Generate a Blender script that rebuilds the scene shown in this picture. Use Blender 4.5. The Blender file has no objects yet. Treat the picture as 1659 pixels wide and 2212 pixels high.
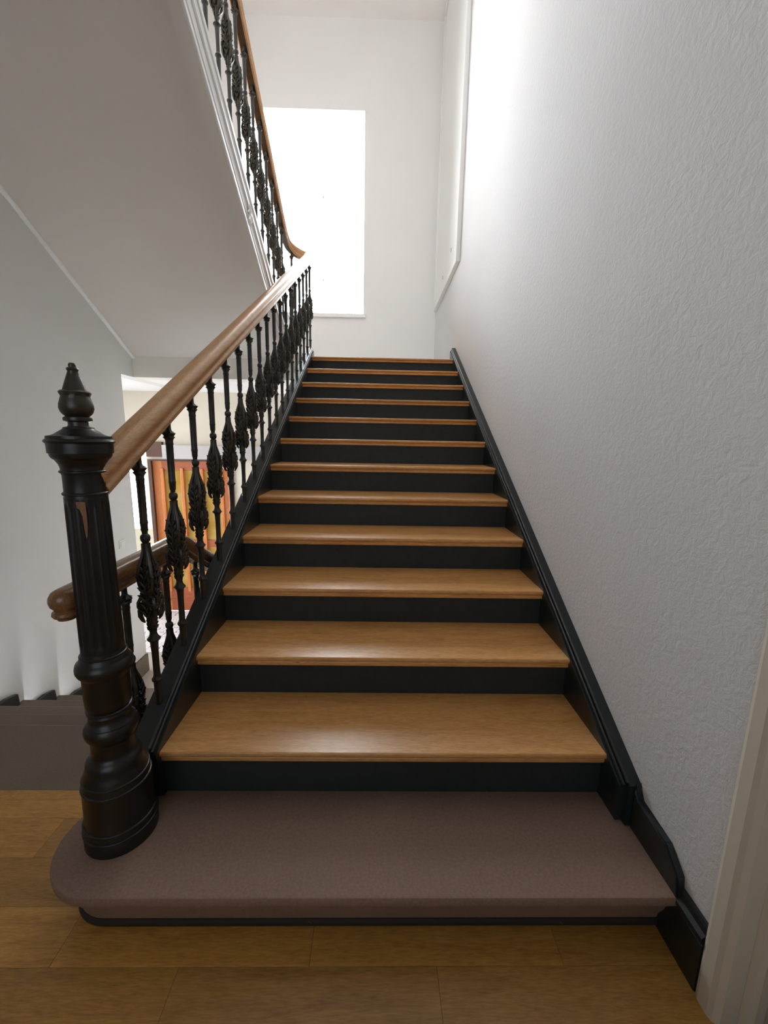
import bpy, bmesh, math, random
from mathutils import Vector, Matrix, Euler
random.seed(7)
S = bpy.context.scene
COL = S.collection
PI = math.pi

# ------------------------------------------------------------------ camera, world, lights, exposure
PITCH, YAW, ROLL = -0.176584945, -0.0179163594, 0.0182417504
cy, sy, cp, sp = math.cos(YAW), math.sin(YAW), math.cos(PITCH), math.sin(PITCH)
fwd = Vector((-sy*cp, cy*cp, sp)); rgt = Vector((cy, sy, 0)); upv = rgt.cross(fwd)
cr, sr = math.cos(ROLL), math.sin(ROLL)
rgt2 = cr*rgt + sr*upv; up2 = -sr*rgt + cr*upv
cam_d = bpy.data.cameras.new('camera'); cam = bpy.data.objects.new('camera', cam_d); COL.objects.link(cam)
M = Matrix((rgt2, up2, -fwd)).transposed().to_4x4(); M.translation = Vector((0.70287, -1.19671, 1.36815))
cam.matrix_world = M
cam_d.sensor_fit = 'HORIZONTAL'; cam_d.sensor_width = 36; cam_d.lens = 36*884.692/1659
cam_d.clip_start = 0.02; cam_d.clip_end = 200
S.camera = cam

W = bpy.data.worlds.new('overcast_sky'); S.world = W; W.use_nodes = True
WN = W.node_tree.nodes; WN['Background'].inputs[0].default_value = (0.93, 0.965, 1.0, 1)
WN['Background'].inputs[1].default_value = 24.0

def portal(name, loc, direction, sx, sy_):
    d = bpy.data.lights.new(name, 'AREA'); d.shape = 'RECTANGLE'; d.size = sx; d.size_y = sy_
    d.cycles.is_portal = True
    o = bpy.data.objects.new(name, d); COL.objects.link(o); o.location = loc
    o.rotation_euler = Vector(direction).to_track_quat('-Z', 'Z' if abs(direction[2]) < .5 else 'Y').to_euler()
    return o
portal('portal_back', (-0.42, 5.62, 4.58), (0, -1, 0), 2.1, 3.1)
portal('portal_front_fill', (-0.1, -3.37, 2.1), (0, 1, 0), 2.0, 2.4)  # samples sky through the fill window added behind the camera
portal('portal_upstairs_fill', (-0.1, -3.37, 5.75), (0, 1, 0), 2.0, 1.6)  # samples sky through the upstairs opening added to brighten the back wall
portal('portal_hall', (-3.47, 3.75, 0.375), (1, 0, 0), 1.5, 2.95)

S.view_settings.view_transform = 'Standard'; S.view_settings.look = 'None'
S.view_settings.gamma = 1; S.view_settings.use_curve_mapping = False
S.view_settings.exposure = 0.20
S.cycles.max_bounces = 14; S.cycles.diffuse_bounces = 9; S.cycles.glossy_bounces = 4
S.cycles.transmission_bounces = 6; S.cycles.sample_clamp_indirect = 6
S.cycles.caustics_reflective = False; S.cycles.caustics_refractive = False

# ------------------------------------------------------------------ materials
class NT:
    def __init__(s, name):
        s.m = bpy.data.materials.new(name); s.m.use_nodes = True
        s.t = s.m.node_tree; s.n = s.t.nodes; s.b = s.n['Principled BSDF']
    def add(s, typ, **kw):
        x = s.n.new(typ)
        for k, v in kw.items():
            if k.startswith('i_'):
                key = k[2:].replace('_', ' ')
                x.inputs[key].default_value = v
            else: setattr(x, k, v)
        return x
    def link(s, a, b): s.t.links.new(a, b)
    def coord(s, scale=(1, 1, 1), kind='Object'):
        c = s.add('ShaderNodeTexCoord'); mp = s.add('ShaderNodeMapping')
        mp.inputs['Scale'].default_value = scale; s.link(c.outputs[kind], mp.inputs[0]); return mp.outputs[0]
    def noise(s, vec, scale, detail=4, rough=.5, dist=0):
        x = s.add('ShaderNodeTexNoise'); x.inputs['Scale'].default_value = scale
        x.inputs['Detail'].default_value = detail; x.inputs['Roughness'].default_value = rough
        x.inputs['Distortion'].default_value = dist
        s.link(vec, x.inputs['Vector']); return x.outputs['Fac']
    def ramp(s, fac, stops):
        x = s.add('ShaderNodeValToRGB'); e = x.color_ramp.elements
        while len(e) < len(stops): e.new(.5)
        for k, (p, c) in enumerate(stops):
            e[k].position = p; e[k].color = (c[0], c[1], c[2], 1)
        s.link(fac, x.inputs[0]); return x.outputs[0]
    def mix(s, fac, a, b, mode='MIX'):
        x = s.add('ShaderNodeMix'); x.data_type = 'RGBA'; x.blend_type = mode
        for sock, v in ((x.inputs['Factor'], fac), (x.inputs['A'], a), (x.inputs['B'], b)):
            pass
        for idx, v in ((0, fac), (6, a), (7, b)):
            if hasattr(v, 'is_output'): s.link(v, x.inputs[idx])
            elif idx == 0: x.inputs[0].default_value = v
            else: x.inputs[idx].default_value = (*v, 1)
        return x.outputs[2]
    def bump(s, h, strength, dist=.01):
        x = s.add('ShaderNodeBump'); x.inputs['Strength'].default_value = strength; x.inputs['Distance'].default_value = dist
        s.link(h, x.inputs['Height']); s.link(x.outputs[0], s.b.inputs['Normal'])
    def base(s, c):
        if hasattr(c, 'is_output'): s.link(c, s.b.inputs['Base Color'])
        else: s.b.inputs['Base Color'].default_value = (*c, 1)
    def set(s, rough=.5, metal=0, spec=None, coat=0, coat_rough=.1):
        s.b.inputs['Roughness'].default_value = rough; s.b.inputs['Metallic'].default_value = metal
        if spec is not None: s.b.inputs['Specular IOR Level'].default_value = spec
        s.b.inputs['Coat Weight'].default_value = coat; s.b.inputs['Coat Roughness'].default_value = coat_rough

def plaster(name, col, bumpy, var=.04):
    t = NT(name); v = t.coord()
    n = t.noise(v, 1.3, 3); t.base(t.ramp(n, [(.3, [c*(1-var) for c in col]), (.7, col)]))
    if bumpy:
        h1 = t.noise(v, 42, 5, .62, .6); t.bump(h1, bumpy, .012)
    t.set(.85, spec=.25); return t.m
MAT = {}
MAT['wall_rough'] = plaster('white_roughcast_wallpaint', (.66, .66, .665), .26)
MAT['wall'] = plaster('white_wallpaint', (.74, .73, .71), .10)
MAT['wall_back'] = plaster('bright_white_wallpaint', (.79, .785, .77), .08)
MAT['beam'] = plaster('cream_beam_paint', (.82, .79, .72), .05)
MAT['hall_wall'] = plaster('warm_beige_wallpaint', (.70, .64, .54), .05)
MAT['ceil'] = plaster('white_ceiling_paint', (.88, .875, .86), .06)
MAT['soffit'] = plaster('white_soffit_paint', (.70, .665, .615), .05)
MAT['white_gloss'] = plaster('white_gloss_paint', (.80, .80, .79), 0); MAT['white_gloss'].node_tree.nodes['Principled BSDF'].inputs['Roughness'].default_value = .28
MAT['casing'] = plaster('cream_door_paint', (.60, .56, .47), .03); MAT['casing'].node_tree.nodes['Principled BSDF'].inputs['Roughness'].default_value = .4
MAT['cream'] = plaster('cream_wallpaint', (.72, .66, .52), .05)

def wood(name, dark, mid, light, stretch, rough, scale=5.0, coat=0, rnd=0.0, fine=.35, knots=False):
    t = NT(name); v = t.coord(stretch)
    oi = t.add('ShaderNodeObjectInfo')
    av = t.add('ShaderNodeVectorMath'); av.operation = 'ADD'
    mul = t.add('ShaderNodeVectorMath'); mul.operation = 'SCALE'; mul.inputs[0].default_value = (13.1, 7.7, 3.3)
    t.link(oi.outputs['Random'], mul.inputs['Scale']); t.link(v, av.inputs[0]); t.link(mul.outputs[0], av.inputs[1]); v = av.outputs[0]
    n1 = t.noise(v, scale, 6, .6, 1.4); n2 = t.noise(v, scale*9, 3, .6, .2)
    c = t.ramp(n1, [(.28, dark), (.5, mid), (.74, light)])
    c2 = t.mix(fine, c, t.ramp(n2, [(.35, [x*.62 for x in dark]), (.62, light)]), 'MIX')
    if knots:
        n3 = t.noise(v, 7.5, 2, .5, .3); c2 = t.mix(t.ramp(n3, [(.735, (0, 0, 0)), (.765, (.75, .75, .75))]), c2, (.10, .045, .014))
    if rnd:
        hs = t.add('ShaderNodeHueSaturation')
        mr = t.add('ShaderNodeMapRange'); mr.inputs['To Min'].default_value = 1-rnd; mr.inputs['To Max'].default_value = 1+rnd
        t.link(oi.outputs['Random'], mr.inputs['Value']); t.link(mr.outputs[0], hs.inputs['Value']); t.link(c2, hs.inputs['Color']); c2 = hs.outputs[0]
    t.base(c2); t.bump(n2, .06, .003); t.set(rough, spec=.5, coat=coat, coat_rough=.25); return t.m
MAT['tread'] = wood('varnished_oak_tread', (.42, .185, .046), (.60, .29, .090), (.70, .385, .14), (1.1, 9, 9), .35, 3.2, rnd=.10, knots=True)
MAT['plank'] = wood('oak_floor_board', (.27, .130, .024), (.40, .198, .040), (.50, .268, .065), (1.2, 9, 9), .42, 3.0, rnd=.22)
MAT['rail'] = wood('oak_handrail', (.40, .195, .080), (.54, .295, .130), (.64, .38, .185), (9, 1.2, 9), .32, 3.5)
MAT['rail_dark'] = wood('dark_worn_handrail', (.11, .050, .020), (.20, .095, .040), (.29, .145, .065), (9, 1.2, 9), .25, 4.5)
MAT['door_wood'] = wood('orange_varnished_door', (.42, .11, .02), (.55, .17, .04), (.62, .22, .06), (9, 9, 1.2), .35, 3.0)
MAT['door_red'] = wood('red_brown_varnish', (.26, .055, .018), (.36, .085, .03), (.42, .12, .04), (1.2, 9, 9), .35, 3.0)
MAT['door_frame'] = wood('dark_brown_door_frame', (.05, .018, .010), (.08, .03, .016), (.11, .045, .024), (9, 9, 1.2), .4, 3.0)

t = NT('anthracite_paint'); v = t.coord(); n = t.noise(v, 30, 4)
t.base(t.ramp(n, [(.3, (.012, .0155, .016)), (.7, (.018, .023, .0235))])); t.set(.30, spec=.5); MAT['paint'] = t.m
t = NT('anthracite_riser_paint'); v = t.coord(); n = t.noise(v, 30, 4)
t.base(t.ramp(n, [(.3, (.015, .019, .019)), (.7, (.021, .026, .026))])); t.set(.55, spec=.35); MAT['riser'] = t.m

t = NT('worn_black_newel_lacquer'); v = t.coord(); n = t.noise(v, 9, 5, .65)
base = t.ramp(n, [(.3, (.006, .0055, .005)), (.72, (.014, .012, .010))])
n2 = t.noise(v, 23, 6, .7); chip = t.ramp(n2, [(.735, (0, 0, 0)), (.755, (1, 1, 1))])
base = t.mix(chip, base, (.075, .04, .018)); t.base(base); t.set(.33, spec=.42); MAT['newel'] = t.m
t = NT('bare_wood_wear'); v = t.coord((6, 6, 1)); n = t.noise(v, 12, 4); t.base(t.ramp(n, [(.3, (.12, .05, .015)), (.7, (.22, .10, .03))])); t.set(.5); MAT['bare'] = t.m
t = NT('bronzed_newel_finial'); v = t.coord(); n = t.noise(v, 14, 4)
t.base(t.ramp(n, [(.3, (.016, .012, .008)), (.7, (.040, .030, .018))])); t.set(.34, spec=.5); MAT['finial'] = t.m
t = NT('cast_iron'); v = t.coord(); n = t.noise(v, 40, 4)
t.base(t.ramp(n, [(.3, (.013, .013, .011)), (.7, (.030, .028, .022))])); t.bump(n, .10, .003); t.set(.30, metal=0, spec=.55); MAT['iron'] = t.m
t = NT('cast_iron_ornament'); v = t.coord(); n = t.noise(v, 40, 4)
t.base(t.ramp(n, [(.3, (.035, .034, .028)), (.7, (.080, .074, .058))])); t.bump(n, .10, .003); t.set(.30, metal=.45, spec=.6); MAT['iron_ornament'] = t.m

t = NT('reddish_brown_sandstone'); v = t.coord(); n1 = t.noise(v, 2.2, 4); n2 = t.noise(v, 130, 3, .7)
c = t.ramp(n1, [(.3, (.200, .128, .092)), (.7, (.260, .168, .125))])
c = t.mix(.35, c, t.ramp(n2, [(.3, (.085, .055, .040)), (.7, (.28, .185, .14))])); t.base(c); t.bump(n2, .12, .003); t.set(.62, spec=.35); MAT['stone'] = t.m
t = NT('worn_brown_stone'); v = t.coord(); n1 = t.noise(v, 2.2, 4); n2 = t.noise(v, 130, 3, .7)
c = t.ramp(n1, [(.3, (.150, .115, .082)), (.7, (.195, .150, .110))])
c = t.mix(.35, c, t.ramp(n2, [(.3, (.06, .042, .034)), (.7, (.19, .14, .11))])); t.base(c); t.bump(n2, .12, .003); t.set(.6, spec=.35); MAT['stone_low'] = t.m
t = NT('dirty_black_joint'); v = t.coord(); n = t.noise(v, 18, 6, .7); t.base(t.ramp(n, [(.66, (.018, .014, .010)), (.72, (.22, .17, .10))])); t.set(.7); MAT['joint'] = t.m
t = NT('pale_hall_stone'); v = t.coord(); n = t.noise(v, 8, 4); t.base(t.ramp(n, [(.3, (.42, .37, .33)), (.7, (.54, .49, .44))])); t.set(.5); MAT['hall_stone'] = t.m
t = NT('white_hall_tile'); v = t.coord(); n = t.noise(v, 8, 4); t.base(t.ramp(n, [(.3, (.82, .81, .83)), (.7, (.90, .89, .91))])); t.set(.3); MAT['tile'] = t.m
t = NT('grey_tile_joint'); t.base((.16, .14, .17)); t.set(.6); MAT['tile_joint'] = t.m
t = NT('white_plastic'); t.base((.78, .77, .73)); t.set(.35); MAT['plastic'] = t.m
t = NT('grey_hood'); t.base((.50, .47, .46)); t.set(.5); MAT['grey'] = t.m

def glass(name, col=(1, 1, 1), rough=0.0):
    m = bpy.data.materials.new(name); m.use_nodes = True; tt = m.node_tree; tt.nodes.clear()
    o = tt.nodes.new('ShaderNodeOutputMaterial'); tr = tt.nodes.new('ShaderNodeBsdfTransparent'); gl = tt.nodes.new('ShaderNodeBsdfGlossy')
    mx = tt.nodes.new('ShaderNodeMixShader'); lw = tt.nodes.new('ShaderNodeFresnel'); lw.inputs['IOR'].default_value = 1.45
    tr.inputs[0].default_value = (*col, 1); gl.inputs['Roughness'].default_value = rough
    tt.links.new(lw.outputs[0], mx.inputs[0]); tt.links.new(tr.outputs[0], mx.inputs[1]); tt.links.new(gl.outputs[0], mx.inputs[2]); tt.links.new(mx.outputs[0], o.inputs[0])
    return m
MAT['glass'] = glass('clear_window_glass'); MAT['net'] = glass('lightly_tinted_glass', (.60, .605, .61)); MAT['tinted'] = glass('fill_dimming_glass', (.26, .265, .27))  # darkest tint only dims the sky behind the added front fill window
m = bpy.data.materials.new('amber_cathedral_glass'); m.use_nodes = True; tt = m.node_tree; tt.nodes.clear()
o = tt.nodes.new('ShaderNodeOutputMaterial'); tl = tt.nodes.new('ShaderNodeBsdfTranslucent'); df = tt.nodes.new('ShaderNodeBsdfDiffuse'); mx = tt.nodes.new('ShaderNodeMixShader')
tc = tt.nodes.new('ShaderNodeTexCoord'); nz = tt.nodes.new('ShaderNodeTexNoise'); nz.inputs['Scale'].default_value = 5; rp = tt.nodes.new('ShaderNodeValToRGB')
rp.color_ramp.elements[0].position = .3; rp.color_ramp.elements[0].color = (.50, .31, .06, 1); rp.color_ramp.elements[1].position = .7; rp.color_ramp.elements[1].color = (.60, .44, .17, 1)
tt.links.new(tc.outputs['Object'], nz.inputs[0]); tt.links.new(nz.outputs[0], rp.inputs[0]); sc_ = tt.nodes.new('ShaderNodeVectorMath'); sc_.operation = 'SCALE'; sc_.inputs['Scale'].default_value = .30
tt.links.new(rp.outputs[0], sc_.inputs[0]); tt.links.new(sc_.outputs[0], tl.inputs[0]); tt.links.new(rp.outputs[0], df.inputs[0])
mx.inputs[0].default_value = .62; tt.links.new(tl.outputs[0], mx.inputs[1]); tt.links.new(df.outputs[0], mx.inputs[2]); tt.links.new(mx.outputs[0], o.inputs[0]); MAT['amber'] = m

# ------------------------------------------------------------------ helpers
def link_mesh(name, bm, mat, parent=None, smooth=False):
    bmesh.ops.recalc_face_normals(bm, faces=bm.faces)
    me = bpy.data.meshes.new(name); bm.to_mesh(me); bm.free()
    if mat: me.materials.append(MAT[mat])
    if smooth:
        me.shade_smooth()
        try: me.set_sharp_from_angle(angle=math.radians(38))
        except Exception: pass
    o = bpy.data.objects.new(name, me); COL.objects.link(o)
    if parent: o.parent = parent
    return o
def tag(o, label, cat, group=None):
    o['label'] = label; o['category'] = cat
    if group: o['group'] = group
    return o
def struct(o, label=None, cat=None):
    o['kind'] = 'structure'
    if label: o['label'] = label
    if cat: o['category'] = cat
    return o
def empty(name, loc=(0, 0, 0)):
    o = bpy.data.objects.new(name, None); COL.objects.link(o); o.location = loc; o.empty_display_size = .1; return o
def add_box(bm, x0, x1, y0, y1, z0, z1, bevel=0):
    r = bmesh.ops.create_cube(bm, size=1)
    vs = r['verts']
    for v in vs:
        v.co = Vector(((x0+x1)/2+v.co.x*(x1-x0), (y0+y1)/2+v.co.y*(y1-y0), (z0+z1)/2+v.co.z*(z1-z0)))
    if bevel:
        es = list({e for v in vs for e in v.link_edges})
        bmesh.ops.bevel(bm, geom=es, offset=bevel, segments=2, affect='EDGES', profile=.5)
def box(name, x0, x1, y0, y1, z0, z1, mat, parent=None, bevel=0):
    bm = bmesh.new(); add_box(bm, x0, x1, y0, y1, z0, z1, bevel); return link_mesh(name, bm, mat, parent)
def add_prism(bm, pts, axis, a, b):
    """pts: 2-D polygon; axis 'x': (y,z); 'y': (x,z); 'z': (x,y). extruded from a to b"""
    def mk(p, t):
        return Vector((t, p[0], p[1])) if axis == 'x' else Vector((p[0], t, p[1])) if axis == 'y' else Vector((p[0], p[1], t))
    A = [bm.verts.new(mk(p, a)) for p in pts]; B = [bm.verts.new(mk(p, b)) for p in pts]
    n = len(pts); bm.faces.new(A); bm.faces.new(B[::-1])
    for i in range(n): bm.faces.new((A[i], A[(i+1) % n], B[(i+1) % n], B[i]))
def prism(name, pts, axis, a, b, mat, parent=None, bevel=0):
    bm = bmesh.new(); add_prism(bm, pts, axis, a, b)
    if bevel: bmesh.ops.bevel(bm, geom=list(bm.edges), offset=bevel, segments=2, affect='EDGES', profile=.5)
    return link_mesh(name, bm, mat, parent)
def add_lathe(bm, prof, seg=32, c=(0, 0), mod=None, rot=0):
    rings = []
    for (r, z) in prof:
        ring = []
        for i in range(seg):
            a = 2*PI*i/seg+rot; rr = r*(mod(a, z) if mod else 1)
            ring.append(bm.verts.new((c[0]+rr*math.cos(a), c[1]+rr*math.sin(a), z)))
        rings.append(ring)
    for A, B in zip(rings, rings[1:]):
        for i in range(seg): bm.faces.new((A[i], A[(i+1) % seg], B[(i+1) % seg], B[i]))
    bm.faces.new(rings[0][::-1]); bm.faces.new(rings[-1])
def add_tube(bm, pts, rad, seg=6, squash=1.0):
    n = len(pts); P = [Vector(p) for p in pts]
    if not hasattr(rad, '__len__'): rad = [rad]*n
    T = [(P[min(i+1, n-1)]-P[max(i-1, 0)]).normalized() for i in range(n)]
    ref = Vector((0, 0, 1)) if abs(T[0].z) < .9 else Vector((1, 0, 0))
    N = (ref-T[0]*ref.dot(T[0])).normalized(); rings = []
    for i in range(n):
        N = (N-T[i]*N.dot(T[i])).normalized(); B = T[i].cross(N)
        rings.append([bm.verts.new(P[i]+(N*math.cos(2*PI*k/seg)*squash+B*math.sin(2*PI*k/seg))*rad[i]) for k in range(seg)])
    for A, Bq in zip(rings, rings[1:]):
        for k in range(seg): bm.faces.new((A[k], A[(k+1) % seg], Bq[(k+1) % seg], Bq[k]))
    bm.faces.new(rings[0][::-1]); bm.faces.new(rings[-1])
def add_ball(bm, c, r, sub=1):
    q = bmesh.ops.create_icosphere(bm, subdivisions=sub, radius=r)
    for v in q['verts']: v.co += Vector(c)
def add_sweep(bm, path, prof, scales=None):
    """prof: closed (u,v) polygon; u is sideways, v is up in the plane square to the path"""
    P = [Vector(p) for p in path]; n = len(P); rings = []
    for i in range(n):
        T = (P[min(i+1, n-1)]-P[max(i-1, 0)]).normalized()
        side = T.cross(Vector((0, 0, 1))).normalized(); U = side.cross(T)
        s = scales[i] if scales else 1
        rings.append([bm.verts.new(P[i]+side*u*s+U*v*s) for (u, v) in prof])
    m = len(prof)
    for A, B in zip(rings, rings[1:]):
        for k in range(m): bm.faces.new((A[k], A[(k+1) % m], B[(k+1) % m], B[k]))
    bm.faces.new(rings[0][::-1]); bm.faces.new(rings[-1])
def wall_grid(bm, axis, a, b, us, vs, hole):
    """box cells between the breaks us x vs, skipping those for which hole(u,v) holds"""
    for i in range(len(us)-1):
        for j in range(len(vs)-1):
            if hole((us[i]+us[i+1])/2, (vs[j]+vs[j+1])/2): continue
            if axis == 'x': add_box(bm, a, b, us[i], us[i+1], vs[j], vs[j+1])
            else: add_box(bm, us[i], us[i+1], a, b, vs[j], vs[j+1])
def cat_rom(pts, n=8):
    P = [Vector(p) for p in pts]; out = []
    for i in range(len(P)-1):
        p0, p1, p2, p3 = P[max(i-1, 0)], P[i], P[i+1], P[min(i+2, len(P)-1)]
        for k in range(n):
            t = k/n; out.append(.5*((2*p1)+(p2-p0)*t+(2*p0-5*p1+4*p2-p3)*t*t+(3*p1-p0-3*p2+p3)*t**3))
    out.append(P[-1]); return out

# ------------------------------------------------------------------ dimensions
G, R_, WID = 0.30366, 0.17, 1.4856          # going, riser, clear width of the wooden flight
XW = 1.545                                  # right wall
XL = -1.80                                  # left wall
YB = 5.40                                   # back wall of the landing
ZL = 13*R_                                  # landing level
ZC = 6.93                                   # ceiling over the stairwell
ZH = -1.19                                  # lower hall floor
YH = 4.55                                   # back wall of the lower hall
ZHC = 1.943                                 # lower hall ceiling
NOSE = lambda y: 0.34+0.5598*y              # nosing line of the wooden flight
YF = -3.2

# ------------------------------------------------------------------ room shell
bm = bmesh.new()
wall_grid(bm, 'x', XW, XW+.22, [YF, -1.42, -.455, YB+.2], [-.1, 2.25, 7.1],
          lambda y, z: -1.42 < y < -.455 and z < 2.25)
struct(link_mesh('wall_right', bm, 'wall_rough'))
bm = bmesh.new()
wall_grid(bm, 'x', XL-.15, XL, [YF, 2.99, YH, YB+.2], [ZH-.05, ZHC, 7.1], lambda y, z: (2.99 < y and z < ZHC))
struct(link_mesh('wall_left', bm, 'wall'))
WX0, WX1, WZ0, WZ1 = -1.30, .455, 3.205, 5.86
bm = bmesh.new()
wall_grid(bm, 'y', YB, YB+.04, [XL, WX0, WX1, XW], [ZHC, WZ0, WZ1, 7.1], lambda x, z: WX0 < x < WX1 and WZ0 < z < WZ1)
RB = .16
wall_grid(bm, 'y', YB+.04, YB+.2, [XL, WX0-RB, WX1+RB, XW], [ZHC, WZ0-RB, WZ1+RB+.1, 7.1], lambda x, z: WX0-RB < x < WX1+RB and WZ0-RB < z < WZ1+RB+.1)
struct(link_mesh('wall_back', bm, 'wall_back'))
FX0, FX1, FZ0, FZ1 = -1.1, .9, .9, 3.3
bm = bmesh.new()
wall_grid(bm, 'y', YF-.15, YF, [XL-.15, FX0, FX1, XW+.22], [-.1, FZ0, FZ1, 4.95, 6.55, 7.1], lambda x, z: FX0 < x < FX1 and (FZ0 < z < FZ1 or 4.95 < z < 6.55))
struct(link_mesh('wall_front', bm, 'wall'))
struct(box('ceiling', XL-.15, XW+.22, YF-.15, YB+.2, ZC, ZC+.15, 'ceil'))
# upper storey floor over the camera
struct(box('floor_upper', XL, XW, YF, -.10, 4.2, 4.42, 'ceil'))
# landing
fl = struct(box('floor_landing', XL, XW, 3.385, YB, ZHC+.02, ZL-.003, 'ceil'))
# lower hall
DX0, DX1, DZ1 = -2.47, -1.30, 1.035          # hall door opening
SX0, SX1, SZ0, SZ1 = -3.05, -2.475, -.75, 1.25
bm = bmesh.new()
wall_grid(bm, 'y', YH, YH+.12, [-3.45, SX0, SX1, DX0, DX1, -.08], [ZH, SZ0, DZ1, SZ1, ZHC],
          lambda x, z: (DX0 < x < DX1 and z < DZ1) or (SX0 < x < SX1 and SZ0 < z < SZ1))
struct(link_mesh('wall_hall_back', bm, 'hall_wall'))
bm = bmesh.new()
wall_grid(bm, 'x', -3.45, -3.33, [2.87, 3.0, 4.5, YH], [ZH, -1.1, 1.85, ZHC], lambda y, z: 3.0 < y < 4.5 and -1.1 < z < 1.85)
struct(link_mesh('wall_hall_left', bm, 'wall'))
struct(box('wall_hall_front', -3.45, XL-.15, 2.87, 2.99, ZH, ZHC, 'wall'))
bm = bmesh.new(); add_box(bm, XL+.001, -.08, 3.386, YB-.001, ZHC, ZHC+.02); add_box(bm, -3.45, XL-.15, 2.87, YH+.12, ZHC, ZHC+.1)
struct(link_mesh('ceiling_hall', bm, 'ceil'))
# spandrel wall under the wooden flight
SB = lambda y: NOSE(y)-.25
prism_pts = [(.30, ZH), (.30, SB(.30)), (3.2, SB(3.2)), (3.2, ZHC), (YH, ZHC), (YH, ZH)]
struct(prism('wall_spandrel', prism_pts, 'x', -.075, -.025, 'wall'))

# floor of boards by the camera
floor = struct(box('floor', XL, XW+.22, YF, .2, -.12, -.010, 'joint'))
PW, PL = .142, .675
row = 0; y = .2
edges = [.2]; e = -.345+PW*3
while e > YF: edges.append(e); e -= PW
edges.append(YF)
pm = {}
for k in range(len(edges)-1):
    y1, y0 = edges[k], edges[k+1]
    if y1-y0 < .02: continue
    off = {4: .204, 3: .543, 5: .878-.34}.get(k, (k*.271) % PL)
    xs = [XL]; x = off-PL*5
    while x < XW:
        if x > XL+.04: xs.append(x)
        x += PL
    if XW-xs[-1] < .04: xs.pop()
    xs.append(XW)
    for x0, x1 in zip(xs, xs[1:]):
        key = (round(x1-x0, 4), round(y1-y0, 4))
        if key not in pm:
            bmq = bmesh.new(); w, h = x1-x0-.0007, y1-y0-.0007
            add_box(bmq, -w/2, w/2, -h/2, h/2, -.012, 0, .0004)
            ob = link_mesh('plank', bmq, 'plank', floor); pm[key] = ob.data
        else:
            ob = bpy.data.objects.new('plank', pm[key]); COL.objects.link(ob); ob.parent = floor
        ob.location = ((x0+x1)/2, (y0+y1)/2, 0)

# lower hall floor: plain stone strip, then small zigzag-patterned tiles
hall = struct(box('floor_hall', -3.45, -.075, 2.405, YH+.12, ZH-.1, ZH-.012, 'tile_joint'))
box('stone_strip', -3.45, -.075, 2.405, 3.36, ZH-.012, ZH, 'hall_stone', hall)
TS = .13
bmq = bmesh.new()      # one tile: three interlocking zigzag pieces with open joints between them
def zig(bm, off):
    h = TS/2; a = TS/3; g = .004
    up = [(-h, off), (-h+a, off+a*.42), (-h+2*a, off-a*.10), (h, off+a*.30)]
    lo = [(x, y-a*.88) for x, y in up]
    up = [(x, min(y, h-g)) for x, y in up]; lo = [(x, max(y, -h+g)) for x, y in lo]
    add_prism(bm, lo+up[::-1], 'z', -.012, 0)
for k in range(3): zig(bmq, -TS/2+TS/3*(k+1)-.018)
proto = None
x = -3.3
ny = int((YH-3.36)/TS)
for i in range(18):
    for j in range(ny):
        xx = -3.1+TS*i+TS/2; yy = 3.36+.004+TS*j+TS/2
        if proto is None:
            ob = link_mesh('tile', bmq, 'tile', hall); proto = ob.data
        else:
            ob = bpy.data.objects.new('tile', proto); COL.objects.link(ob); ob.parent = hall
        ob.location = (xx, yy, ZH); ob.rotation_euler = (0, 0, PI/2 if (i+j) % 2 else 0)

# baseboards and trim
def base_prof(z0, h, face, wall):   # (x,z) moulded board against the right wall
    return [(wall, z0), (face, z0), (face, z0+h-.055), (face+.004, z0+h-.050), (face-.004, z0+h-.043), (face-.004, z0+h-.030), (face+.006, z0+h-.022), (face+.008, z0+h-.006), (face+.012, z0+h), (wall, z0+h)]
bm = bmesh.new(); add_prism(bm, base_prof(0, .195, XW-.020, XW), 'y', -.398, -.235)
struct(link_mesh('baseboard_right', bm, 'paint'))
# small block of skirting over the stone step
bm = bmesh.new(); add_prism(bm, [(-.10, .165), (-.10, .33), (-.115, .275), (-.245, .272), (-.302, .225), (-.312, .165)], 'x', XW-.024, XW)
bmesh.ops.bevel(bm, geom=list(bm.edges), offset=.004, segments=2, affect='EDGES')
struct(link_mesh('baseboard_step', bm, 'paint'))
struct(box('baseboard_left', XL, XL+.02, YF, .2, 0, .19, 'paint'))
# cream architrave and reveal of the doorway beside the camera
bm = bmesh.new()
for z0, z1 in ((0, 2.33),):
    add_prism(bm, [(XW, -.398), (XW-.010, -.398), (XW-.018, -.402), (XW-.022, -.412), (XW-.022, -.440), (XW-.018, -.452), (XW-.006, -.462), (XW+.22, -.462), (XW+.22, -.44), (XW, -.44)], 'z', z0, z1)
    add_prism(bm, [(XW+.035, -.4625), (XW+.04, -.475), (XW+.055, -.480), (XW+.07, -.476), (XW+.075, -.4625)], 'z', z0, z1)
    add_prism(bm, [(XW+.10, -.4625), (XW+.10, -.485), (XW+.14, -.485), (XW+.14, -.4625)], 'z', z0, z1)
struct(link_mesh('trim_1', bm, 'casing'))
bm = bmesh.new(); add_box(bm, XW+.15, XW+.22, -1.42, -.463, -.05, 2.25)
d2 = struct(link_mesh('door_2', bm, 'casing'))
for z0, z1 in ((.2, .9), (1.05, 2.05)):
    for y0, y1 in ((-1.32, -.99), (-.90, -.57)):
        box('panel', XW+.142, XW+.15, y0, y1, z0, z1, 'casing', d2, .003)
bm = bmesh.new(); add_lathe(bm, [(.012, 0), (.012, .03), (.026, .035), (.03, .05), (.022, .062), (.001, .066)], 16)
kn = link_mesh('knob', bm, 'plastic', d2, True); kn.location = (XW+.148, -1.36, 1.02); kn.rotation_euler = (0, -PI/2, 0)
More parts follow.
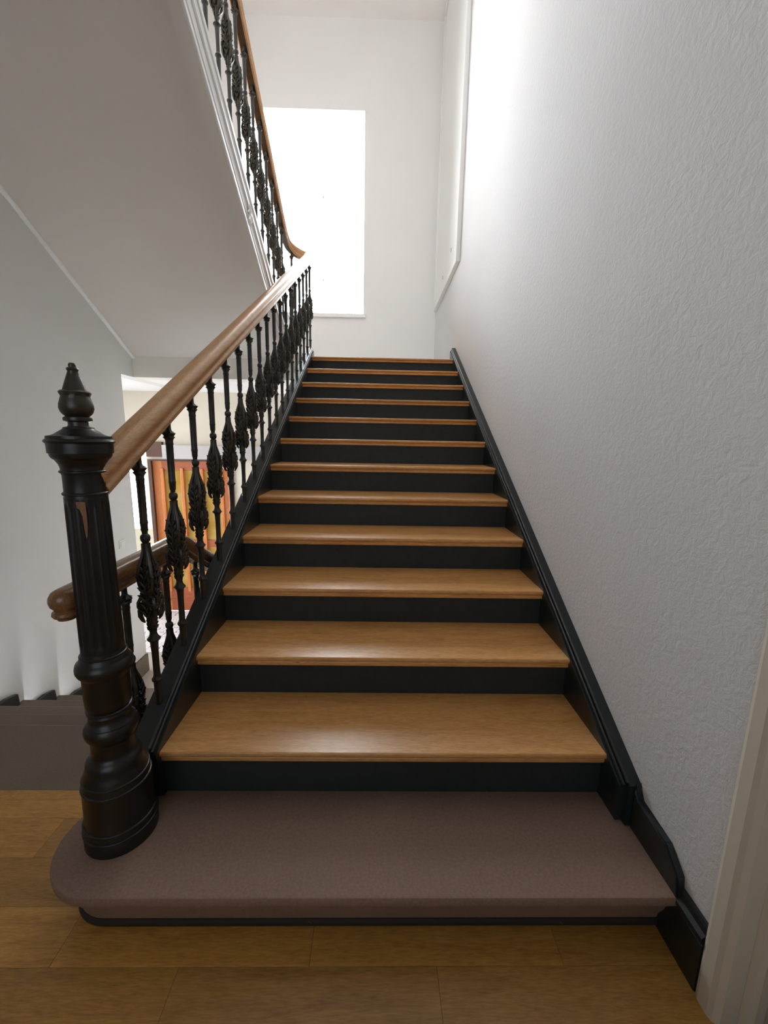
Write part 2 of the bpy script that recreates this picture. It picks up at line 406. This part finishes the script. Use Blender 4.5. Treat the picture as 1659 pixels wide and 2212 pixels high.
# bead where the sloping soffit meets the left wall
SOF = lambda y: 2.94-.592*(y-1.861)
bm = bmesh.new(); add_tube(bm, [(XL+.012, -.05, SOF(-.05)-.012), (XL+.012, 3.20, SOF(3.20)-.012)], .020, 10)
struct(link_mesh('trim_2', bm, 'ceil', None, True))

# windows
def window_back():
    w = empty('window_1', ((WX0+WX1)/2, YB, WZ0)); struct(w)
    cx = (WX0+WX1)/2
    def P(name, x0, x1, y0, y1, z0, z1, m, par=w, bev=0):
        return box(name, x0-cx, x1-cx, y0-YB, y1-YB, z0-WZ0, z1-WZ0, m, par, bev)
    P('window_sill', WX0-.03, WX1+.035, YB-.05, YB+.02, WZ0-.055, WZ0-.001, 'white_gloss', w, .005)
    fy0, fy1 = YB+.15, YB+.20
    bm = bmesh.new()
    for a in ((WX0-RB, WX0-RB+.05, WZ0-RB, WZ1+RB+.1), (WX1+RB-.05, WX1+RB, WZ0-RB, WZ1+RB+.1), (WX0-RB+.05, WX1+RB-.05, WZ0-RB, WZ0-RB+.05), (WX0-RB+.05, WX1+RB-.05, WZ1+RB+.05, WZ1+RB+.1)):
        add_box(bm, a[0]-cx, a[1]-cx, fy0-YB, fy1-YB, a[2]-WZ0, a[3]-WZ0)
    link_mesh('window_frame', bm, 'white_gloss', w)
    P('pane', WX0-RB+.05, WX1+RB-.05, fy0+.02, fy0+.026, WZ0-RB+.05, WZ1+RB+.05, 'glass')
    for zz, xx in ((4.85, -.15), (3.73, -.16)):
        hb = bmesh.new(); add_box(hb, xx-.010-cx, xx+.010-cx, fy0-.006-YB, fy0+.02-YB, zz-.018-WZ0, zz+.018-WZ0, .004)
        add_tube(hb, [(xx-cx, fy0-.006-YB, zz-WZ0), (xx-cx, fy0-.035-YB, zz-WZ0), (xx+.05-cx, fy0-.04-YB, zz+.012-WZ0)], .005, 6)
        link_mesh('window_handle', hb, 'grey', w)
window_back()
def wall_panel():
    y0, y1, z0, z1 = 3.53, 5.30, 3.235, ZC-.02
    w = empty('wall_panel', (XW, y0, z0)); tag(w, 'tall white framed panel on the right wall over the landing beside the bright window', 'wall panel')
    bm = bmesh.new(); T = .05; D = .046
    for a in ((0, T, 0, z1-z0), (y1-y0-T, y1-y0, 0, z1-z0), (T, y1-y0-T, 0, T), (T, y1-y0-T, z1-z0-T, z1-z0)):
        add_box(bm, -D, -.0005, a[0], a[1], a[2], a[3], .004)
    link_mesh('panel_frame', bm, 'white_gloss', w)
    box('panel_board', -.024, -.0005, T+.006, y1-y0-T-.006, T+.006, z1-z0-T-.006, 'white_gloss', w, .002)
    for yy, zz in ((.45, .30), (1.05, .22)):
        box('clip', -.032, -.022, yy, yy+.02, zz-.02, zz+.02, 'grey', w, .002)
wall_panel()
def add_fill_window(name, z0, z1, gm):
    w = empty(name, (FX0, YF-.1, z0)); struct(w); bm = bmesh.new(); a_, b_ = FX1-FX0, z1-z0
    for a in ((0, .05, 0, b_), (a_-.05, a_, 0, b_), (.05, a_-.05, 0, .05), (.05, a_-.05, b_-.05, b_)): add_box(bm, a[0], a[1], -.03, .03, a[2], a[3])
    link_mesh('window_frame', bm, 'white_gloss', w); box('pane', .05, a_-.05, -.003, .003, .05, b_-.05, gm, w)
add_fill_window('fill_window_front', FZ0, FZ1, 'tinted'); add_fill_window('fill_window_upstairs', 4.95, 6.55, 'net')  # unseen windows, added as front fill and to brighten the back wall
def window_hall():
    w = empty('window_3', (SX0, YH, SZ0)); struct(w)
    H = SZ1-SZ0; Wd = SX1-SX0; bm = bmesh.new()
    for a in ((0, .04, 0, H), (Wd-.04, Wd, 0, H), (.04, Wd-.04, H-.04, H), (.04, Wd-.04, 0, .04)): add_box(bm, a[0], a[1], .04, .10, a[2], a[3])
    link_mesh('window_frame', bm, 'cream', w)
    box('pane', .04, Wd-.04, .068, .073, .78, H-.04, 'glass', w)
    box('lower_panel', .04, Wd-.04, .06, .08, .04, .60, 'cream', w)
    box('upper_panel', .04, Wd-.04, .055, .085, .604, .78, 'cream', w)
window_hall()
def window_entry():
    w = empty('window_4', (-3.40, 3.0, -1.1)); struct(w); bm = bmesh.new()
    for a in ((0, .05, 0, 2.95), (1.45, 1.5, 0, 2.95), (.05, 1.45, 0, .05), (.05, 1.45, 2.9, 2.95)): add_box(bm, -.03, .03, a[0], a[1], a[2], a[3])
    link_mesh('window_frame', bm, 'door_wood', w); box('pane', -.003, .003, .05, 1.45, .05, 2.9, 'net', w)
window_entry()

# hall door: varnished leaf with amber panes in a dark frame
def hall_door():
    w = empty('door_1', (DX0, YH, ZH)); struct(w)
    Wd, H = DX1-DX0, DZ1-ZH
    bm = bmesh.new()
    add_box(bm, 0, .045, -.02, .10, 0, H); add_box(bm, Wd-.045, Wd, -.02, .10, 0, H); add_box(bm, .045, Wd-.045, -.02, .10, H-.02, H)
    link_mesh('door_frame', bm, 'door_frame', w)
    a, b = .0455, Wd-.0455
    box('stile', a, a+.13, .02, .06, .001, H-.0205, 'door_wood', w, .004)
    box('stile', b-.13, b, .02, .06, .001, H-.0205, 'door_wood', w, .004)
    box('rail', a+.13, b-.13, .02, .06, H-.15, H-.0205, 'door_red', w, .004)
    box('rail', a+.13, b-.13, .022, .058, .98, 1.08, 'door_red', w, .004)
    box('rail', a+.13, b-.13, .02, .06, .001, .36, 'door_red', w, .004)
    box('kick_rail', a+.0, b, .012, .02, .16, .19, 'door_red', w, .002)
    n = 3; st = (b-a-.26)/n
    for i in range(n+1):
        xx = a+.13+st*i
        box('muntin', xx-.022, xx+.022, .004, .062, .30, H-.12, 'door_wood', w, .005)
    for i in range(n):
        x0, x1 = a+.13+st*i+.022, a+.13+st*(i+1)-.022
        box('pane', x0, x1, .038, .043, 1.08, H-.15, 'amber', w); box('pane', x0, x1, .038, .043, .36, .98, 'amber', w)
    hb = bmesh.new(); add_tube(hb, [(.105, .02, .60), (.105, -.03, .60), (.105, -.045, .56), (.105, -.045, .50), (.105, -.03, .46), (.105, .02, .46)], .010, 8)
    link_mesh('handle', hb, 'plastic', w, True)
hall_door()
# door hood and closer above the hall door
hood = box('door_closer_box', -2.22, -.10, YH-.10, YH-.0, DZ1+.015, DZ1+.20, 'grey', None, .004)
tag(hood, 'long pale grey boxed lintel cover mounted above the orange glazed door', 'lintel box')
tb = box('transom_block', -2.46, -2.24, YH-.05, YH, DZ1+.035, DZ1+.24, 'door_frame', None, .004)
tag(tb, 'dark brown wooden block above the top left corner of the glazed door', 'block')
sw = empty('light_switch', (XL, 2.744, .307)); tag(sw, 'small white square light switch on the left wall above the stone stairs', 'switch')
box('switch_plate', 0, .012, -.042, .042, -.042, .042, 'plastic', sw, .003); box('rocker', .012, .017, -.026, .026, -.026, .026, 'plastic', sw, .002)

# ------------------------------------------------------------------ wooden staircase
st = empty('staircase', (0, 0, 0))
tag(st, 'straight flight of orange-brown wooden steps with dark grey risers and side strings', 'staircase')
def nose_profile(back):     # (y,z) with the top front corner at 0,0; moulded nosing and the lip below it
    top = [(back, 0), (.004, 0), (-.004+.006, -.0008), (-.0005, -.004), (-.0015, -.010), (.0005, -.0165), (.005, -.020), (.010, -.0205)]
    return top+[(.0105, -.0235), (.0085, -.027), (.0085, -.036), (.011, -.0405), (.020, -.042), (.030, -.042), (.030, -.034), (back, -.034)]
bm = bmesh.new(); add_prism(bm, nose_profile(G+.03), 'x', -.002, WID+.002)
tread0 = link_mesh('tread', bm, 'tread', st)
bm = bmesh.new(); add_prism(bm, nose_profile(.22), 'x', -.002, WID+.002)
treadL = link_mesh('tread', bm, 'tread', st); treadL.location = (0, 11*G, ZL)
rz0, rz1 = R_, 2*R_-.034
bm = bmesh.new(); add_box(bm, -.002, WID+.002, .026, .044, -R_-.002, -.0335)
riser0 = link_mesh('riser', bm, 'riser', st); riser0.location = (0, 0, 2*R_)
for k in range(2, 13):
    if k == 2: t_ = tread0
    else: t_ = tread0.copy(); COL.objects.link(t_)
    t_.location = (0, (k-2)*G, k*R_)
for k in range(3, 14):
    r_ = riser0.copy(); COL.objects.link(r_); r_.location = (0, (k-2)*G, k*R_)
YT = 3.46                                   # upper end of the strings
def string_poly(y0, y1, top, bot): return [(y0, max(NOSE(y0)-bot, .17)), (y0, NOSE(y0)+top), (y1, NOSE(y1)+top), (y1, NOSE(y1)-bot)]
# left string with its bead
bm = bmesh.new()
add_prism(bm, [(.005, .1702), (-.03, .30), (-.03, NOSE(-.03)+.044), (YT, NOSE(YT)+.044), (YT, NOSE(YT)-.24), (.42, NOSE(.42)-.40), (.25, .1702)], 'x', -.085, -.018)
add_prism(bm, [(.005, .1702), (-.02, NOSE(-.02)+.018), (YT, NOSE(YT)+.018), (YT, NOSE(YT)-.24), (.42, NOSE(.42)-.40), (.25, .1702)], 'x', -.0185, 0)
link_mesh('string', bm, 'paint', st)
def bead_line(name, x, h, rad, y0, y1, mat='paint'):
    bm = bmesh.new(); add_tube(bm, [(x, y0, NOSE(y0)+h), (x, y1, NOSE(y1)+h)], rad, 8); return link_mesh(name, bm, mat, st, True)
bead_line('bead', -.0130, .0270, .0065, -.02, YT); bead_line('bead', -.0195, .0400, .0060, -.02, YT)
# right string
bm = bmesh.new()
add_prism(bm, [(-.10, .1702), (-.10, NOSE(-.10)+.03), (YT+.12, NOSE(YT+.12)+.03), (YT+.12, NOSE(YT)-.2), (.3, .1702)], 'x', WID+.020, XW)
add_prism(bm, [(-.08, .1702), (-.08, NOSE(-.08)+.003), (YT+.1, NOSE(YT+.1)+.003), (YT+.1, NOSE(YT)-.2), (.3, .1702)], 'x', WID, WID+.0205)
link_mesh('string', bm, 'paint', st)
bead_line('bead', WID+.013, .0110, .0065, -.085, YT+.1); bead_line('bead', WID+.0215, .0255, .0060, -.09, YT+.1)
# plastered underside
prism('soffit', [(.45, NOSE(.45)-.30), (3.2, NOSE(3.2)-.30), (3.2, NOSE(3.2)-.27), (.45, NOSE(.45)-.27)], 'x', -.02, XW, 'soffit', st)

# stone starting step with the rounded end
ss = empty('stone_step', (0, 0, 0)); tag(ss, 'reddish brown sandstone bottom step with a rounded end under the newel post', 'step')
def step_outline(inset):
    r = .182-inset; cx, cyy = -.048, -.128; pts = [(XW-.001, -.310+inset)]
    for k in range(25):
        a = -PI/2-PI*k/24; pts.append((cx+r*math.cos(a), cyy+r*math.sin(a)))
    pts += [(XW-.001, .054-inset)]; return pts
def add_loft(bm, loops):
    R = [[bm.verts.new((x, y, z)) for x, y in pts] for pts, z in loops]
    for A, B in zip(R, R[1:]):
        n = len(A)
        for i in range(n): bm.faces.new((A[i], A[(i+1) % n], B[(i+1) % n], B[i]))
    bm.faces.new(R[0][::-1]); bm.faces.new(R[-1])
bm = bmesh.new(); lo = []
for ins, z in ((.050, .132), (.014, .133), (.005, .137), (.001, .143), (.0, .152), (.0005, .162), (.003, .1676), (.009, .170)): lo.append((step_outline(ins), z))
add_loft(bm, lo); link_mesh('step_slab', bm, 'stone', ss, True)
bm = bmesh.new(); add_loft(bm, [(step_outline(.057), 0.028), (step_outline(.054), .045), (step_outline(.040), .075), (step_outline(.028), .110), (step_outline(.024), .1335)]); link_mesh('step_base', bm, 'stone', ss, True)
bm = bmesh.new(); add_loft(bm, [(step_outline(.056), 0.0), (step_outline(.051), .008), (step_outline(.051), .020), (step_outline(.054), .027), (step_outline(.059), .0285)]); link_mesh('joint_strip', bm, 'joint', ss, True)

# ------------------------------------------------------------------ newel post
NX, NY = -.066, -.111
nw = empty('newel_post', (NX, NY, .17)); tag(nw, 'tall black turned newel post with fluted shaft and pointed finial on the stone step', 'newel post')
def npart(name, prof, mat, seg=48, mod=None, sharp=38):
    bm = bmesh.new(); add_lathe(bm, [(r, z-.17) for r, z in prof], seg, (0, 0), mod); ob = link_mesh(name, bm, mat, nw, True)
    if sharp != 38: ob.data.shade_smooth(); ob.data.set_sharp_from_angle(angle=math.radians(sharp))
    return ob
def ringp(z, r, rb, n=5):  # torus-like bead on a body of radius rb
    h = (r-rb)*.9
    return [(rb+(r-rb)*math.sin(PI*k/n), z-h*math.cos(PI*k/n)) for k in range(n+1)]
base = [(.098, .17), (.098, .205)]+ringp(.214, .100, .096)+[(.095, .224)]+ringp(.238, .0975, .093)+[(.0915, .25), (.090, .33)]+ringp(.356, .0925, .088)+[(.086, .368)]+ringp(.380, .0885, .085)
base += [(.083, .390), (.081, .396), (.0785, .402), (.0755, .412), (.0745, .424), (.0715, .434), (.0655, .442), (.0590, .448), (.0570, .456), (.0568, .470), (.0565, .495)]
base += [(.061, .503), (.067, .513), (.0695, .525), (.069, .536), (.063, .546), (.0635, .549), (.059, .555), (.055, .562), (.0535, .574), (.056, .580)]+ringp(.592, .059, .0535)+[(.0565, .603), (.0580, .612), (.0590, .64), (.0590, .694), (.061, .699), (.067, .706), (.0715, .716), (.072, .726), (.069, .737), (.062, .743), (.0605, .746), (.060, .750)]+ringp(.760, .0585, .055)+[(.0535, .772)]
npart('newel_base', base, 'newel')
NF = 20
def flute(a, z):
    t_ = min(1, max(0, (z+.17-.782)/.02), max(0, (1.2-(z+.17))/.02)); t_ = max(0, min(1, t_, (1.2-(z+.17))/.02))
    return 1-.060*t_*(abs(math.sin(a*NF/2))**.75)
shp = [(.0535, .770), (.0530, .780)]+[(.0530-.004*k/40, .782+.42*k/40) for k in range(41)]+[(.0488, 1.205)]
npart('fluted_shaft', shp, 'newel', 160, flute)
capital = [(.0480, 1.203)]+ringp(1.214, .0520, .0475)+[(.0472, 1.224), (.0470, 1.262)]+ringp(1.271, .0530, .0488)+[(.0490, 1.281), (.0515, 1.290), (.0565, 1.298), (.0580, 1.3005), (.0640, 1.3055), (.0672, 1.3115), (.0680, 1.3175), (.0712, 1.3185), (.0718, 1.3425), (.0745, 1.344), (.0768, 1.348), (.0745, 1.352), (.0712, 1.354), (.0705, 1.361), (.0600, 1.363), (.0530, 1.366), (.0450, 1.372), (.0370, 1.377), (.0340, 1.380), (.0330, 1.383), (.0240, 1.385)]
npart('capital', capital, 'newel', 64, None, 22)
def tulip(a, z):
    zz = z+.17
    return 1+(.05*abs(math.cos(a*4)) if 1.463 < zz < 1.474 else 0)
fin = [(.0240, 1.384), (.0218, 1.390), (.0222, 1.396), (.0310, 1.399), (.0318, 1.404), (.0305, 1.408), (.0255, 1.410), (.0300, 1.414), (.0345, 1.420), (.0376, 1.430), (.0370, 1.440), (.0335, 1.452), (.0310, 1.460), (.0325, 1.466), (.0335, 1.470), (.0300, 1.4735), (.0262, 1.475), (.0226, 1.486), (.0188, 1.498), (.0145, 1.510), (.0112, 1.520), (.0118, 1.5225), (.0136, 1.526), (.0118, 1.5295), (.0082, 1.531), (.0085, 1.536), (.0062, 1.541), (.001, 1.542)]
npart('finial', fin, 'finial', 48, tulip)
# leaf-shaped patch where the lacquer has worn to bare wood
pa = math.atan2(-1.0, .40); rr = .0527
def on_shaft(a, z): r0 = .0530-.004*(z-.782)/.42+.0006; return (r0*math.cos(a), r0*math.sin(a), z-.17)
bm = bmesh.new()
L = [(-.26, 1.196), (-.12, 1.197), (.16, 1.196), (.17, 1.165), (.16, 1.13), (.10, 1.105), (.05, 1.10), (.0, 1.13), (-.03, 1.16), (-.12, 1.178), (-.22, 1.180)]
vs = [bm.verts.new(on_shaft(pa+a, z)) for a, z in L]; bm.faces.new(vs)
bmesh.ops.triangulate(bm, faces=bm.faces); link_mesh('worn_patch', bm, 'bare', nw)

# ------------------------------------------------------------------ balusters
def make_baluster(long_foot=0.0):
    b = empty('baluster')
    # turned shaft: foot, rings, upper shaft
    prof = [(.0112, -.03-long_foot), (.0118, .02), (.0128, .072), (.0130, .078), (.0178, .084), (.0180, .090), (.0135, .096), (.0112, .104), (.0106, .14), (.0112, .19), (.0128, .220), (.0140, .228), (.0198, .2335), (.0215, .2370), (.0205, .2395), (.0150, .246), (.0118, .255), (.0110, .262), (.0128, .268), (.0110, .276)]
    bm = bmesh.new(); add_lathe(bm, prof, 16); link_mesh('lower_shaft', bm, 'iron', b, True); bm = bmesh.new()
    prof = [(.0095, .565), (.0100, .574), (.0140, .580), (.0156, .588), (.0140, .597), (.0088, .602), (.0086, .608), (.0112, .616), (.0116, .634), (.0128, .638), (.0128, .642), (.0118, .646), (.0122, .70), (.0124, .774), (.0136, .777), (.0136, .782), (.0125, .785), (.0138, .794)]
    add_lathe(bm, prof, 16); link_mesh('upper_shaft', bm, 'iron', b, True)
    # leafy collar and scroll that carries the rail
    bm = bmesh.new()
    add_lathe(bm, [(.0135, .792), (.0165, .797), (.0200, .801), (.0155, .806), (.0195, .811), (.0225, .816), (.0165, .822), (.0110, .826), (.0092, .832), (.0090, .845), (.0095, .858)], 24, (0, 0), lambda a, z: 1+.16*math.cos(a*6)*(1 if .797 < z < .819 else 0))
    sp = [(0, .0105*math.cos(q)-.004+.010, .862+.0105*math.sin(q)) for q in [PI*1.1-k*.45 for k in range(10)]]
    add_tube(bm, sp, .0055, 8); add_ball(bm, (0, .006, .860), .0085, 1); link_mesh('collar', bm, 'iron', b, True)
    # cast ornament: vase-shaped core, four ribs, scrolls and leaflets
    bm = bmesh.new()
    core = [(.0105, .272), (.0130, .282), (.0118, .290), (.0142, .300), (.0126, .309), (.0145, .320), (.0165, .335), (.0195, .355), (.0205, .375), (.0200, .40), (.0212, .425), (.0220, .455), (.0180, .480), (.0130, .510), (.0100, .540), (.0100, .570)]
    add_lathe(bm, core, 14)
    for q in range(4):
        ca, sa = math.cos(q*PI/2+PI/4), math.sin(q*PI/2+PI/4)
        def P(r, z, t_=0): return (r*ca-t_*sa, r*sa+t_*ca, z)
        rb_ = cat_rom([P(.010, .572), P(.0098, .548), P(.0172, .520), P(.0245, .494), P(.0290, .468), P(.0285, .440), P(.0250, .416)], 2)
        add_tube(bm, rb_, [.0045, .0047, .005, .0056, .0062, .0066, .0070, .0073, .0074, .0071, .0066, .0055, .0035], 8)
        add_ball(bm, P(.0340, .462), .0062, 1)
        sc = []
        for k in range(15):
            th = PI*.55-k*.62; r0 = .0185*(1-k/17); sc.append(P(.0205+r0*1.12*math.cos(th), .364+r0*1.6*math.sin(th)))
        add_tube(bm, sc, [.0060-.0002*k for k in range(15)], 8)
        add_ball(bm, P(.0225, .364), .0100, 2)
        add_tube(bm, [P(.036, .350), P(.034, .330), P(.0275, .312), P(.0215, .302)], [.006, .0082, .0064, .003], 6)
        # a second, tangential volute on each side of the scroll
        for sgn in (-1, 1):
            vv = [P(.0235+.004*math.cos(k), .350+.0012*k*8, sgn*(.004+.009*math.sin(k*.5+.3))) for k in range(7)]
            add_tube(bm, vv, [.004, .0042, .004, .0037, .0033, .003, .002], 5)
        # leaflets on the faces between the ribs
        c2, s2 = math.cos(q*PI/2), math.sin(q*PI/2)
        def Q(r, z, t_=0): return (r*c2-t_*s2, r*s2+t_*c2, z)
        add_tube(bm, [Q(.0225, .335), Q(.0245, .38), Q(.0250, .43), Q(.0225, .485), Q(.0150, .525)], [.003, .0032, .0034, .003, .002], 6)
        for j, z0 in enumerate((.325, .352, .378, .404, .430, .456, .480)):
            ln = (.014, .018, .020, .019, .018, .015, .011)[j]
            for sgn in (-1, 1):
                lf_ = cat_rom([Q(.0215, z0-.004, 0), Q(.0262, z0+.006, sgn*ln*.35), Q(.0262, z0+.017, sgn*ln*.78), Q(.0300, z0+.020, sgn*ln*1.02)], 3)
                add_tube(bm, lf_, [.0026, .0038, .0050, .0056, .0056, .0052, .0046, .0038, .0028, .0014], 7, .75)
        for zz in (.276, .289, .302, .315):
            add_tube(bm, [P(.0108, zz-.006), P(.0148, zz, .004), P(.0152, zz+.006, -.002), P(.0115, zz+.009)], [.0020, .0036, .0034, .0016], 6)
        add_ball(bm, Q(.0265, .412), .0055, 1); add_ball(bm, Q(.0255, .352), .005, 1)
    link_mesh('ornament', bm, 'iron_ornament', b, True)
    return b
def copy_tree(o):
    c = o.copy(); COL.objects.link(c)
    for ch in list(o.children):
        d = ch.copy(); COL.objects.link(d); d.parent = c
    return c
ORD = ['first', 'second', 'third', 'fourth', 'fifth', 'sixth', 'seventh', 'eighth', 'ninth', 'tenth', 'eleventh', 'twelfth', 'thirteenth', 'fourteenth', 'fifteenth', 'sixteenth', 'seventeenth', 'eighteenth']
b0 = make_baluster()
for i in range(18):
    o = b0 if i == 0 else copy_tree(b0)
    y = .113+.2015*i; o.location = (-.050, y, NOSE(y)+.046-.0118*y)
    tag(o, 'black cast-iron baluster, %s up from the newel post, on the wooden flight' % ORD[i], 'baluster', 'balusters of the wooden flight')

# ------------------------------------------------------------------ main handrail with the turn at the top
def mirror(half): return half+[(-u, v) for u, v in reversed(half)]
RP = mirror([(.006, .0440), (.018, .0425), (.028, .0370), (.0345, .0270), (.0370, .0150), (.0360, .0050), (.0315, -.0010), (.0285, -.0080), (.0290, -.0160), (.0325, -.0200), (.0335, -.0265), (.0310, -.0320), (.0250, -.0345), (.0240, -.0440)])
RAILC = lambda y: NOSE(y)+.962-.0118*y
path = [(-.050, y, RAILC(y)) for y in (-.105, .5, 1.2, 1.9, 2.6, 3.2)]
wre = [(-.050, 3.33, RAILC(3.33)), (-.050, 3.42, RAILC(3.42)+.005), (-.066, 3.485, 3.215), (-.110, 3.505, 3.240), (-.165, 3.500, 3.264), (-.215, 3.470, 3.287), (-.246, 3.400, 3.306), (-.255, 3.310, 3.336), (-.255, 3.22, 3.378), (-.255, 3.12, 3.430)]
wp = cat_rom(wre, 6)
path += [tuple(p) for p in wp]
UR = lambda y: 3.430+.617*(3.12-y)
path += [(-.255, y, UR(y)) for y in (2.8, 2.3, 1.8, 1.3, .8, .1)]
bm = bmesh.new(); add_sweep(bm, path, RP)
hr = link_mesh('handrail', bm, 'rail', None, True)
CORE = [(-.022, -.0470), (.022, -.0470), (.022, -.0435), (-.022, -.0435)]
bm = bmesh.new(); add_sweep(bm, path[:-1], CORE); link_mesh('core_rail_shade', bm, 'iron', hr)  # core bar added; its black stands for shade under the upper rail
hr; tag(hr, 'moulded oak handrail rising from the newel post and turning into the upper flight', 'handrail')

# ------------------------------------------------------------------ upper flight, seen from below
uf = empty('upper_staircase', (0, 0, 0)); tag(uf, 'upper stair flight with plain white underside and moulded white edge, overhead', 'staircase')
XS = -.22
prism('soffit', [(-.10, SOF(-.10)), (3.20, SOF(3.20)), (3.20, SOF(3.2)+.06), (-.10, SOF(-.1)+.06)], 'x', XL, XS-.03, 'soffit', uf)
box('landing_beam', XL, -.075, 3.20, 3.384, ZHC, SOF(3.2)+.05, 'beam', uf)
UB = lambda y: 3.025-.60*(y-1.59)
UT = lambda y: 3.10-.60*(y-2.0)
bm = bmesh.new(); ya, yb = -.1, 3.22
add_prism(bm, [(ya, UB(ya)), (yb, UB(yb)), (yb, UT(yb)), (ya, UT(ya))], 'x', XS-.07, XS-.012)
link_mesh('string', bm, 'white_gloss', uf)
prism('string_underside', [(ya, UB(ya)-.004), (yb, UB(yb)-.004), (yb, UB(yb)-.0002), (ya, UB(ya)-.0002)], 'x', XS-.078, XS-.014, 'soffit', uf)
for z0, z1, xo in ((0, .035, .0), (.040, .052, .004), (.058, .068, .000), (.175, .200, .000), (.206, .222, .006), (.285, .325, .004)):
    bm = bmesh.new(); add_prism(bm, [(ya, UB(ya)+z0), (yb, UB(yb)+z0), (yb, UB(yb)+z1), (ya, UB(ya)+z1)], 'x', XS-.0125, XS-xo)
    bmesh.ops.bevel(bm, geom=list(bm.edges), offset=.002, segments=2, affect='EDGES'); link_mesh('moulding', bm, 'white_gloss', uf)
# low plinth on which the balusters stand, and the steps behind it
prism('plinth', [(ya, UT(ya)-.01), (yb, UT(yb)-.01), (yb, UT(yb)+.012), (ya, UT(ya)+.012)], 'x', XS-.07, XS-.012, 'white_gloss', uf)
ug, ur = R_/.60, R_
for k in range(12):
    yk = 3.30-ug*k; zk = ZL+ur*(k+1)
    box('tread', XL, XS-.0705, yk-ug-.02, yk, zk-.035, zk, 'tread', uf)
    box('riser', XL, XS-.0705, yk-.045, yk-.025, zk-ur, zk-.036, 'white_gloss', uf)
# plaster rosette on the string
bm = bmesh.new(); add_ball(bm, (0, 0, 0), .018, 2)
for k in range(9):
    a = 2*PI*k/9
    add_tube(bm, [(0, .012*math.cos(a), .02*math.sin(a)), (.006, .03*math.cos(a), .05*math.sin(a)), (0, .04*math.cos(a+.3), .075*math.sin(a+.3))], [.009, .010, .004], 6)
ro = link_mesh('rosette', bm, 'plastic', uf, True); ro.location = (XS-.004, 2.02, UB(2.02)+.13)

b1 = make_baluster(.12)
for i in range(11):
    o = b1 if i == 0 else copy_tree(b1)
    y = 3.165-.172*i; o.location = (-.255, y, UR(y)-.10-.81)
    tag(o, 'black cast-iron baluster, %s up from the rail turn, on the white upper flight' % ORD[i], 'baluster', 'balusters of the upper flight')
o = copy_tree(b1); o.location = (-.222, 3.462, 2.395); tag(o, 'black cast-iron baluster standing on the landing under the curved turn of the handrail', 'baluster')

# ------------------------------------------------------------------ stone flight going down on the left
lf = empty('stone_staircase', (0, 0, 0)); tag(lf, 'worn brown stone stairs going down to the hall behind the newel post', 'staircase')
lg, ly = .305, .575
for k in range(0, 7):
    y0 = .2 if k == 0 else ly+lg*(k-1)
    y1 = ly+lg*k; z = -R_*k
    bm = bmesh.new(); add_prism(bm, [(y0, z-.16), (y0, z), (y1-.012, z), (y1-.003, z-.004), (y1, z-.013), (y1-.004, z-.03), (y1-.022, z-.038), (y1-.022, z-.169), (y0, z-.169)], 'x', XL+.001, -.20)
    link_mesh('step', bm, 'stone_low', lf)
for k in range(1, 7):
    y0 = ly+lg*(k-1); y1 = ly+lg*k; z = -R_*k
    bm = bmesh.new(); add_prism(bm, [(y0-.03, z), (y0-.03, z+.10), (y1-.155, z+.105), (y1-.065, z+.085), (y1-.060, z)], 'x', XL, XL+.028)
    bmesh.ops.bevel(bm, geom=list(bm.edges), offset=.003, segments=1, affect='EDGES'); link_mesh('skirting', bm, 'paint', lf)
prism('hall_skirting', [(2.36, ZH+.001), (2.36, ZH+.2), (2.989, ZH+.2), (2.989, ZH+.001)], 'x', XL, XL+.02, 'stone_low', lf)
prism('outer_string', [(.06, 0), (.06, .035), (.60, .035), (2.45, .035-.5574*1.85), (2.45, ZH), (1.0, ZH), (.06, -.3)], 'x', -.199, -.0865, 'stone_low', lf)
LX = -.155
LP = mirror([(.006, .0440), (.020, .0420), (.031, .0350), (.0375, .0230), (.0390, .0100), (.0360, -.0020), (.0290, -.0100), (.0270, -.0150), (.0330, -.0200), (.0345, -.0280), (.0310, -.0340), (.0230, -.0360), (.0220, -.0430)])
zt = .903
lp = [(LX, -.112, zt)]; ls = [1.0]
for p in ((LX, .2, zt), (LX, .50, zt), (LX, .545, zt-.003), (LX, .58, zt-.018), (LX, .64, zt-.055), (LX, 1.2, zt-.055-.56*.578), (LX, 2.3, zt-.055-1.66*.578)): lp.append(p); ls.append(1)
bm = bmesh.new(); add_sweep(bm, lp, LP, ls)
half = LP[:len(LP)//2]; cols = []
for k in range(15):
    a = PI+PI*k/14; cols.append([bm.verts.new((LX+u*math.cos(a), -.112+u*math.sin(a), zt+v)) for u, v in half])
for A, B in zip(cols, cols[1:]):
    for q in range(len(half)-1): bm.faces.new((A[q], A[q+1], B[q+1], B[q]))
bm.faces.new([c[0] for c in cols]); bm.faces.new([c[-1] for c in cols][::-1])
h2 = link_mesh('handrail', bm, 'rail_dark', None, True); tag(h2, 'dark brown rounded handrail with blunt end behind the newel post, going down', 'handrail')
for i in range(8):
    o = copy_tree(b0); y = .145+.270*i
    z = zt-.043-.860 if y < .53 else zt-.043-.86-.055-.578*(y-.64)
    o.location = (LX, y, z)
    tag(o, 'black cast-iron baluster, %s from the blunt end of the dark descending handrail' % ORD[i], 'baluster', 'balusters of the stone flight')
